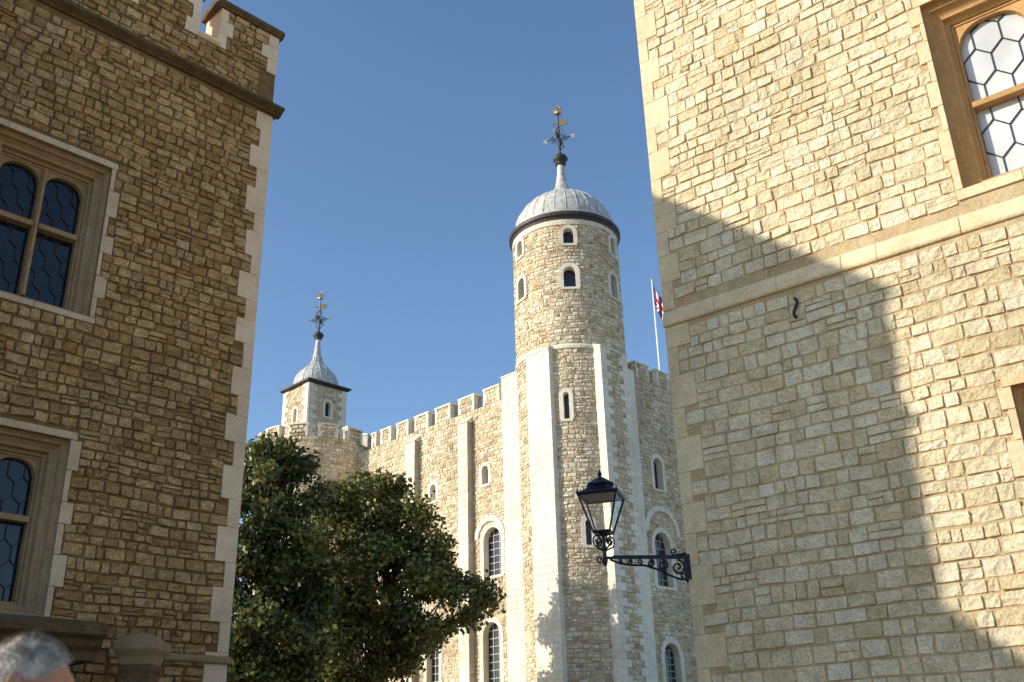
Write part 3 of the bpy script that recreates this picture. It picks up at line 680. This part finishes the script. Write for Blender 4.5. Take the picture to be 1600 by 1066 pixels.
mb = MB(); stones(mb, AC, a0*RA, a1*RA, 3, ZA, shA, .26, .40, .050, .012, .02, 151, fine=1, **TK); backing(mb, AC, a0*RA, a1*RA, 0, ZA, opA, 1, du=.5)
lathe(mb, CA, [(0, ZA-.6), (RA, ZA-.6)], 40, 1)
mb.build('apse', [M['ragT'], M['mortarT']], KP)
a = a0+.05; i = 0
while a < a1-.2: merlon(AC, a*RA, (a+.34)*RA, ZA, 26.75, 260+i, th=.6); a += .52; i += 1
cs = 83.5*az(-12.3); SW = 3.95
SE = Fr(cs, dW, nE); SN = Fr(cs, dN, nN); z0s, z1s = 23.5, 33.45
mb = MB(); winS = []
def sq(fr, u, v0, v1, w=.55, t=.22):
    m_, o_, s_ = arch_window(fr, u, v0, v1, w, t, proud=.06, deep=.4); winS.append(m_); return o_, s_
oE, sE = sq(SE, SW*.48, 30.2, 31.5); oE2, sE2 = sq(SE, SW*.48, 26.5, 27.8)
oN1, sN1 = sq(SN, SW*.52, 30.7, 32.1, .62); oN2, sN2 = sq(SN, SW*.52, 26.8, 28.2)
def turr_q(fr, seed):
    z = z0s; k = seed; hs = []
    while z < z1s-.05:
        h = min(.42, z1s-z); w = (.5, .85)[k % 2]
        box(mb, fr, -.01, w, z+.008, z+h-.006, -.3, .07, 2); box(mb, fr, SW-w, SW+.01, z+.008, z+h-.006, -.3, .07, 2); hs += [(0, w, z, z+h), (SW-w, SW, z, z+h)]; z += h; k += 1
    return hs
h1 = turr_q(SE, 0); h2 = turr_q(SN, 1)
stones(mb, SE, 0, SW, z0s, z1s, h1+sE+sE2, .27, .4, .05, .02, .0, 161, fine=0); stones(mb, SN, 0, SW, z0s, z1s, h2+sN1+sN2, .27, .4, .05, .02, .0, 162, fine=0)
backing(mb, SE, 0, SW, z0s, z1s, [oE, oE2], 1); backing(mb, SN, 0, SW, z0s, z1s, [oN1, oN2], 1)
backing(mb, Fr(cs-nE*SW, dW, -nE), 0, SW, z0s, z1s, (), 1); backing(mb, Fr(cs-nN*SW, dN, -nN), 0, SW, z0s, z1s, (), 1)
TS = mb.build('square_turret', [M['ragT'], M['mortarT'], M['ashT']], KP)
for m_ in winS: sub(m_, 'window', WM, TS)
cc = cs-nE*SW/2-nN*SW/2; r4 = sqrt(2)*SW/2; ro = atan2(nE[1], nE[0])+pi/4
mb = MB(); lathe(mb, cc, [(r4, z1s), (r4+.12, z1s), (r4+.3, z1s+.14), (r4+.45, z1s+.16), (r4+.45, z1s+.32), (r4*.8, z1s+.5), (r4*.6, z1s+.6)], 4, 0, ro); sub(mb, 'cornice', M['leadD'], TS)
dps = [(1.98, z1s+.35), (2.0, z1s+.75), (1.93, z1s+1.15), (1.76, z1s+1.55), (1.47, z1s+1.95), (1.10, z1s+2.3), (.76, z1s+2.6), (.54, z1s+2.95), (.40, z1s+3.45), (.3, z1s+4.05), (.22, z1s+4.8), (.19, z1s+5.3)]
mb = MB(); lathe(mb, cc, dps, 40)
for k in range(16):
    a = 2*pi*k/16; tube(mb, [(cc[0]+(r_+.01)*cos(a), cc[1]+(r_+.01)*sin(a), z) for (r_, z) in dps[:-3]], .026, 4)
sub(mb, 'dome', M['lead'], TS, smooth=True)
mb = MB(); zz = z1s+5.2; lathe(mb, cc, [(.2, zz), (.34, zz+.08), (.24, zz+.16), (.42, zz+.28), (.5, zz+.46), (.4, zz+.66), (.14, zz+.78), (.1, zz+1), (0, zz+1.1)], 16); sub(mb, 'finial', M['leadD'], TS, smooth=True)
vane(cc, zz+.8, 4.2, 1.0, TS, radians(-10))
# ================================================================== FLAGPOLE + FLAG
d = ray(1024, 500); k = 75/np.linalg.norm(d[:2]); fx, fy = d[0]*k, d[1]*k
d = ray(1023, 436); zt = CAMZ+d[2]*75/np.linalg.norm(d[:2])
mb = MB(); tube(mb, [(fx, fy, 24.3), (fx, fy, zt)], [.11, .05], 8)
FPo = thing('flagpole', 'slim white flagpole rising from the keep roof beside the right building', 'flagpole', (fx, fy, 24.2))
mb.build('pole', M['white'], FPo, smooth=True)
mb = MB(); lathe(mb, (fx, fy), [(0, zt-.02), (.1, zt+.05), (.1, zt+.12), (0, zt+.2)], 8); mb.build('finial', M['gold'], FPo)
mats = [simple('flag_red', (.65,.02,.03), .8), simple('flag_white', (.8,.8,.8), .8), simple('flag_blue', (.02,.05,.32), .8)]
mb = MB(); nx, ny = 60, 30; V = []
for j in range(ny+1):
    for i in range(nx+1):
        s = i/nx; t = j/ny
        x = .06+.85*s**.8; y = .16*sin(s*15+t*1.5)*min(1, s*3); z = zt-.4-t*2.2-s*2.2-.1*sin(s*8)
        V.append((fx+x, fy+y, z))
fr_f = []; fm = []
for j in range(ny):
    for i in range(nx):
        X = (i+.5)/nx*60; Y = (j+.5)/ny*30; c = 2
        for sg in (1, -1):
            dd = abs((Y-15)-sg*(X-30)*.5)/sqrt(1.25)
            if dd < 3: c = 1 if c == 2 else c
            if dd < 1: c = 0
        if abs(X-30) < 5 or abs(Y-15) < 5: c = 1
        if abs(X-30) < 3 or abs(Y-15) < 3: c = 0
        fr_f.append((j*(nx+1)+i, j*(nx+1)+i+1, (j+1)*(nx+1)+i+1, (j+1)*(nx+1)+i)); fm.append(c)
mb.add(np.array(V), fr_f); mb.m = fm
fo = mb.build('flag', mats, None, smooth=True); fo['label'] = 'drooping red, white and blue flag hanging from the pole on the keep'; fo['category'] = 'flag'
# ================================================================== TREES
def tree(name, label, base, env, depth, seed, ncl, nleaf, leaf, fork=5.0, lean=0):
    r = random.Random(seed); g = np.random.default_rng(seed)
    th = thing(name, label, 'tree', (base[0], base[1], 0), None)
    zs_ = [e[0] for e in env]; zlo, zhi = min(zs_), max(zs_)
    env = sorted(env)
    def ex(z): return np.interp(z, [e[0] for e in env], [e[1] for e in env]), np.interp(z, [e[0] for e in env], [e[2] for e in env])
    cl = []; tries = 0
    while len(cl) < ncl and tries < 12000:
        tries += 1
        z = r.uniform(zlo, zhi); a, b = ex(z); wd = b-a
        if r.random() > wd/10.5: continue
        R = r.uniform(.5, 1.05)*min(1, .5+wd/7)
        u = r.uniform(-1, 1); v = r.uniform(-1, 1)
        if u*u+v*v > 1: continue
        if u*u+v*v < .18 and r.random() < .6: continue
        x = (a+b)/2+u*max(.1, wd/2-R*.6); y = v*max(.1, min(depth, wd/2)-R*.6)
        if any((x-c[0])**2+(y-c[1])**2+(z-c[2])**2 < (.5*(R+c[3])*.8)**2 for c in cl): continue
        cl.append((x, y, min(z, zhi-R*.6), R))
    mb = MB(); tp = np.array([base[0], base[1], 0.])
    tr = [tp, tp+[.1, 0, fork*.5], tp+[lean*.3, .1, fork], tp+[lean*.6, .1, fork+3], tp+[lean, 0, fork+6.], tp+[lean, 0, zhi-2]]
    tube(mb, tr, [.42, .34, .28, .19, .11, .04], 9); mb.build('trunk', M['bark'], th, smooth=True)
    lb = MB()
    for ci, c in enumerate(cl):
        if ci % 2 or (c[2] < 10.5 and abs(c[0]) > 2.5): continue
        e = tp+np.array(c[:3]); f0 = min(max(fork-.8, c[2]-2.8-r.random()*3), zhi-3.5); k = (f0-fork)/6; s = tp+np.array([lean*max(0, min(1, .4+.6*k)), .05, f0])
        m1 = s*.5+e*.5+np.array([r.uniform(-.5, .5), r.uniform(-.4, .4), -.2-.08*np.linalg.norm(e-s)*.5]); rad = .02+.014*np.linalg.norm(e-s)
        tube(lb, [s, m1, e], [rad, rad*.6, .015], 6)
        for q in range(4):
            d = g.normal(0, 1, 3); d /= np.linalg.norm(d); tube(lb, [e*.6+m1*.4, e+d*c[3]*.8], [.02, .006], 4)
    lb.build('limbs', M['bark'], th, smooth=True)
    tot = sum(c[3]**2 for c in cl); P = []; CC = []
    for c in cl:
        n = int(nleaf*c[3]**2/tot); d = g.normal(0, 1, (n, 3)); d /= np.linalg.norm(d, axis=1)[:, None]
        rad = c[3]*(g.random(n)**.45)*(1+.25*np.sin(d[:, 0]*5+c[0])*np.cos(d[:, 2]*6+c[1]))*g.uniform(.8, 1.4, n)
        p = np.array(c[:3])+d*rad[:, None]*np.array([1, 1, .8]); P.append(p)
        CC.append(np.stack([np.clip(g.normal(.48, .24, n)+r.uniform(-.18, .22), 0, 1), g.random(n), g.random(n)], 1))
    P = np.concatenate(P)+np.array([base[0], base[1], 0]); CC = np.concatenate(CC); n = len(P)
    ax = g.normal(0, 1, (n, 3)); ax /= np.linalg.norm(ax, axis=1)[:, None]; up = g.normal(0, 1, (n, 3))+np.array([0, 0, .6]); bx = np.cross(ax, up); bx /= np.linalg.norm(bx, axis=1)[:, None]
    nn = np.cross(ax, bx); L = g.uniform(.10, .18, n)[:, None]; W = L*.66
    V = np.stack([P-ax*L, P+bx*W+nn*L*.15, P+ax*L, P-bx*W+nn*L*.15], 1).reshape(-1, 3)
    F = np.arange(n*4).reshape(-1, 4); mb = MB(); mb.add(V, F, 0, np.repeat(CC, 4, axis=0)); mb.build('crown', leaf, th)
d = ray(592, 900); b1 = 54*d[:2]/np.linalg.norm(d[:2])
tree('leafy_tree', 'broad olive-green tree in front of the keep wall, its trunk showing at the bottom', b1,
     [(17.0, -.7, .7), (16.1, -2.8, 1.6), (15.2, -4.8, 2.2), (14.4, -5.2, 3.2), (13, -5.3, 4.4), (11.5, -5.3, 5.4), (10.2, -5.2, 6.7), (9, -5.0, 6.2), (8, -4.8, 4.6), (7, -4.4, 2.6), (5.8, -4.2, .0)], 4.0, 3, 160, 42000, M['leaf'], 4.2, .3)
d = ray(425, 900); b2 = 48*d[:2]/np.linalg.norm(d[:2])
tree('leafy_tree', 'taller dark tree beside the left building corner, left of the broad tree', b2,
     [(16.6, -1.4, .2), (15.9, -2.4, 1.5), (15.2, -3, 2.6), (14.4, -3.4, 2.9), (13.5, -3.8, 2.6), (12, -4, 2.8), (10, -4, 3.0), (8, -4, 3.2), (6, -4, 3.0), (4.4, -3.2, 2.5)], 3.6, 8, 150, 40000, M['leaf2'], 3.6, -.2)
# ================================================================== GROUND
mb = MB(); mb.add(np.array([(-900, -900, 0), (900, -900, 0), (900, 900, 0), (-900, 900, 0)]), [(0,1,2,3)]); o = mb.build('ground', M['ground']); o['kind'] = 'structure'
# ================================================================== PERSON
pd = ray(28, 1040); ppos = pd[:2]/np.linalg.norm(pd[:2])*2.74
HD = radians(70)
PE = thing('person', 'person with short grey hair at the lower left edge, in a dark jacket', 'person', (ppos[0], ppos[1], 0))
skinm = simple('skin', (.48,.21,.12), .6, 0, 30, .1); hairm = simple('grey_hair', (.46,.40,.34), .85, 0, 35, .5, .8)
coat = simple('dark_jacket', (.03,.035,.045), .85, 0, 40, .2); trou = simple('trousers', (.06,.055,.05), .9, 0, 40, .2); shoe = simple('shoes', (.03,.02,.015), .5)
def skinmesh(name, pts_, edges, rads, sub_=2):
    me = bpy.data.meshes.new(name); me.from_pydata(pts_, edges, []); o = bpy.data.objects.new(name, me); COL.objects.link(o)
    bm = bmesh.new(); bm.from_mesh(me); lay = bm.verts.layers.skin.verify()
    for i, v in enumerate(bm.verts):
        r_ = rads[i]; v[lay].radius = r_ if hasattr(r_, '__len__') else (r_, r_); v[lay].use_root = (i == 0)
    bm.to_mesh(me); bm.free()
    sk = o.modifiers.new('Skin', 'SKIN'); sk.use_smooth_shade = True
    ss = o.modifiers.new('Sub', 'SUBSURF'); ss.levels = sub_; ss.render_levels = sub_
    dg = bpy.context.evaluated_depsgraph_get(); dg.update(); m2 = bpy.data.meshes.new_from_object(o.evaluated_get(dg)); bpy.data.objects.remove(o)
    vs = [tuple(v.co) for v in m2.vertices]; fs = [tuple(p.vertices) for p in m2.polygons]
    return np.array(vs).reshape(-1, 3), fs
V = [(0, 0, .98)]; E = []; R = [(.155, .11)]
def add(p, r_, par): V.append(p); R.append(r_); E.append((par, len(V)-1)); return len(V)-1
s1 = add((0, -.01, 1.14), (.145, .105), 0); s2 = add((0, -.015, 1.32), (.17, .12), s1); s3 = add((0, -.01, 1.46), (.13, .09), s2)
nk = add((0, 0, 1.55), .06, s3); add((0, .015, 1.64), .058, nk)
for s in (-1, 1):
    sh_ = add((s*.19, -.01, 1.47), .062, s3); el = add((s*.25, -.03, 1.18), .045, sh_); wr = add((s*.26, .05, .93), .028, el)
    pm = add((s*.26, .07, .87), (.022, .034), wr)
    for i, (dx, L) in enumerate(((-.028, .075), (-.01, .085), (.01, .08), (.028, .062))):
        a = add((s*.26+.0, .075+dx*.9, .835), .0095, pm); b = add((s*.255, .082+dx*.95, .835-L*.55), .009, a); add((s*.245, .09+dx*.95, .835-L), .0075, b)
    t1 = add((s*.245, .105, .86), .011, pm); add((s*.24, .125, .83), .009, t1)
    hp = add((s*.09, 0, .90), .095, 0); kn = add((s*.10, .01, .50), .058, hp); an = add((s*.10, -.02, .09), .04, kn); add((s*.11, .14, .035), .035, an)
bv, bf = skinmesh('body', V, E, R)
hv = []; hf = []; nu, nv_ = 36, 26; hz = 1.712
for j in range(nv_+1):
    ph = pi*j/nv_
    for i in range(nu):
        t = 2*pi*i/nu; x = sin(ph)*cos(t); y = sin(ph)*sin(t); z = cos(ph)
        X = .078*x; Y = .1*y; Z = .118*z
        if z < 0: X *= 1-.28*z*z*1.2; Y = Y*(1-.1*z*z)+.018*(-z)*(1 if y > 0 else 1.2)
        if y > 0:
            Y += .030*math.exp(-((X/.013)**2))*math.exp(-(((Z+.018)/.020)**2))
            Y += .010*math.exp(-((X/.010)**2))*math.exp(-(((Z-.008)/.022)**2))
            Y -= .010*math.exp(-(((abs(X)-.032)/.014)**2))*math.exp(-(((Z-.006)/.013)**2))
            Y += .005*math.exp(-(((Z-.03)/.010)**2))*math.exp(-((X/.05)**2))
            Y += .007*math.exp(-((X/.024)**2))*math.exp(-(((Z+.056)/.007)**2))
            Y -= .004*math.exp(-((X/.024)**2))*math.exp(-(((Z+.064)/.003)**2))
            Y += .009*math.exp(-((X/.025)**2))*math.exp(-(((Z+.098)/.016)**2))
        hv.append((X, Y+.02, hz+Z))
for j in range(nv_):
    for i in range(nu): hf.append((j*nu+i, (j+1)*nu+i, (j+1)*nu+(i+1) % nu, j*nu+(i+1) % nu))
for s in (-1, 1):
    b0 = len(hv)
    for j in range(9):
        for i in range(12):
            ph = pi*j/8; t = 2*pi*i/12; x = sin(ph)*cos(t); y = sin(ph)*sin(t); z = cos(ph)
            rim = .5+.5*(y*y+z*z); hv.append((s*(.080+.010*abs(x)*rim+.010*(y < 0)*-y), .008+.018*y*(1+.2*z)-.002, hz+.0+.033*z))
    for j in range(8):
        for i in range(12): hf.append((b0+j*12+i, b0+(j+1)*12+i, b0+(j+1)*12+(i+1) % 12, b0+j*12+(i+1) % 12))
def wp(a):
    a = np.asarray(a, float); c, s = cos(-HD), sin(-HD)
    return np.stack([ppos[0]+a[:, 0]*c-a[:, 1]*s, ppos[1]+a[:, 0]*s+a[:, 1]*c, a[:, 2]], -1)
mb = MB(); mb.add(wp(bv), bf); mb.add(wp(hv), hf); mb.build('body', skinm, PE, smooth=True)
eyem = simple('eye', (.6,.58,.55), .2)
for s in (-1, 1):
    mb = MB(); c = np.array([s*.032, .098, hz+.006]); pts = []
    for j in range(7):
        for i in range(10): ph = pi*j/6; t = 2*pi*i/10; pts.append(c+.0125*np.array([sin(ph)*cos(t), sin(ph)*sin(t), cos(ph)]))
    b = [(j*10+i, (j+1)*10+i, (j+1)*10+(i+1) % 10, j*10+(i+1) % 10) for j in range(6) for i in range(10)]; mb.add(wp(pts), b); mb.build('eye', eyem, PE, smooth=True)
mb = MB(); pv = []; pf = []; rr = random.Random(4)
nu, nv_ = 48, 22
for j in range(nv_+1):
    for i in range(nu):
        t = 2*pi*i/nu; front = sin(t); lim = pi*(.60-.26*max(0, front)**.6 if front > 0 else .60+.06*(-front))
        if abs(cos(t)) > .84 and front > -.45: lim = pi*.45
        ph = lim*j/nv_; x = sin(ph)*cos(t); y = sin(ph)*sin(t); z = cos(ph); k = 1.06+.025*sin(9*t+3*ph)*sin(7*ph)+rr.uniform(-.016, .016)
        if j == nv_: k = 1.0
        pv.append((.078*x*k, .1*y*k*1.01+.02, hz+.118*z*(k if z > 0 else 1.0)))
for j in range(nv_):
    for i in range(nu): pf.append((j*nu+i, (j+1)*nu+i, (j+1)*nu+(i+1) % nu, j*nu+(i+1) % nu))
mb.add(wp(pv), pf)
st = []; sf = []
for q in range(3600):
    j = rr.randrange(1, nv_); i = rr.randrange(nu); p = np.array(pv[j*nu+i]); c = np.array([0, .02, hz]); d = (p-c); d /= np.linalg.norm(d)
    fl = np.array([0, -.6, -.6])-d*(d@np.array([0, -.6, -.6]))
    e = p+d*rr.uniform(.002, .011)+fl*rr.uniform(.015, .035)+np.array([rr.uniform(-.008, .008) for _ in range(3)]); w = np.cross(d, fl); w = w/(np.linalg.norm(w)+1e-9)*.0018
    b = len(st); st += [p-w, p+w, e]; sf.append((b, b+1, b+2))
mb.add(wp(st), sf); mb.build('hair', hairm, PE, smooth=True)
def cloth(name, V, E, R, mat):
    v, f = skinmesh(name, V, E, R); mb = MB(); mb.add(wp(v), f); mb.build(name, mat, PE, smooth=True)
V = [(0, 0, .92), (0, -.01, 1.14), (0, -.015, 1.32), (0, -.01, 1.45), (0, 0, 1.515)]; E = [(0,1),(1,2),(2,3),(3,4)]; R = [(.18,.135), (.17,.13), (.195,.145), (.15,.105), (.078,.075)]
for s in (-1, 1):
    b = len(V); V += [(s*.20, -.01, 1.465), (s*.255, -.03, 1.18), (s*.262, .04, .96)]; R += [.082, .064, .046]; E += [(3, b), (b, b+1), (b+1, b+2)]
cloth('jacket', V, E, R, coat)
V = [(0, 0, .96)]; E = []; R = [(.165,.12)]
for s in (-1, 1):
    b = len(V); V += [(s*.09, 0, .88), (s*.10, .01, .50), (s*.10, -.02, .10)]; R += [.11, .078, .062]; E += [(0, b), (b, b+1), (b+1, b+2)]
cloth('trousers', V, E, R, trou)
for s in (-1, 1): cloth('shoe', [(s*.10, -.05, .05), (s*.105, .05, .045), (s*.112, .16, .035)], [(0,1),(1,2)], [.045, .045, .036], shoe)
# ================================================================== LIGHT + CAMERA
SAZ = -105.0; SEL = 23.5
w = bpy.data.worlds.new('World'); SC.world = w; w.use_nodes = True; nt = w.node_tree
sky = nt.nodes.new('ShaderNodeTexSky'); sky.sky_type = 'NISHITA'; sky.sun_disc = False; sky.sun_elevation = radians(SEL); sky.sun_rotation = radians(SAZ % 360)
sky.air_density = 1.0; sky.dust_density = .7; sky.ozone_density = 1.2
gm = nt.nodes.new('ShaderNodeVectorMath'); gm.operation = 'MULTIPLY'; gm.inputs[1].default_value = (1.0, 1.18, 1.34)
nt.links.new(sky.outputs[0], gm.inputs[0]); nt.links.new(gm.outputs[0], nt.nodes['Background'].inputs[0]); nt.nodes['Background'].inputs[1].default_value = .15
sl = bpy.data.lights.new('sun', 'SUN'); sl.energy = 5.0; sl.angle = radians(.5); sl.color = (1, .94, .82)
so_ = bpy.data.objects.new('sun', sl); COL.objects.link(so_)
a = az(SAZ); sd = Vector((a[0]*cos(radians(SEL)), a[1]*cos(radians(SEL)), sin(radians(SEL)))); so_.rotation_euler = sd.to_track_quat('Z', 'Y').to_euler(); so_.location = (0, 0, 60)
cam = bpy.data.cameras.new('camera'); co = bpy.data.objects.new('camera', cam); COL.objects.link(co); SC.camera = co
cam.sensor_width = 36; cam.lens = 36*FP/1600; cam.clip_end = 3000; cam.clip_start = .05
Rv = Vector((1, 0, 0)); Uv = Vector((0, -sin(PT), cos(PT))); Fv = Vector((0, cos(PT), sin(PT)))
cX = Rv*RC-Uv*RS; cY = Rv*RS+Uv*RC
co.matrix_world = Matrix(((cX.x, cY.x, -Fv.x, 0), (cX.y, cY.y, -Fv.y, 0), (cX.z, cY.z, -Fv.z, CAMZ), (0, 0, 0, 1)))
cam.dof.use_dof = True; cam.dof.focus_distance = 22; cam.dof.aperture_fstop = 3.6
SC.view_settings.view_transform = 'Standard'; SC.view_settings.look = 'None'; SC.view_settings.exposure = 0
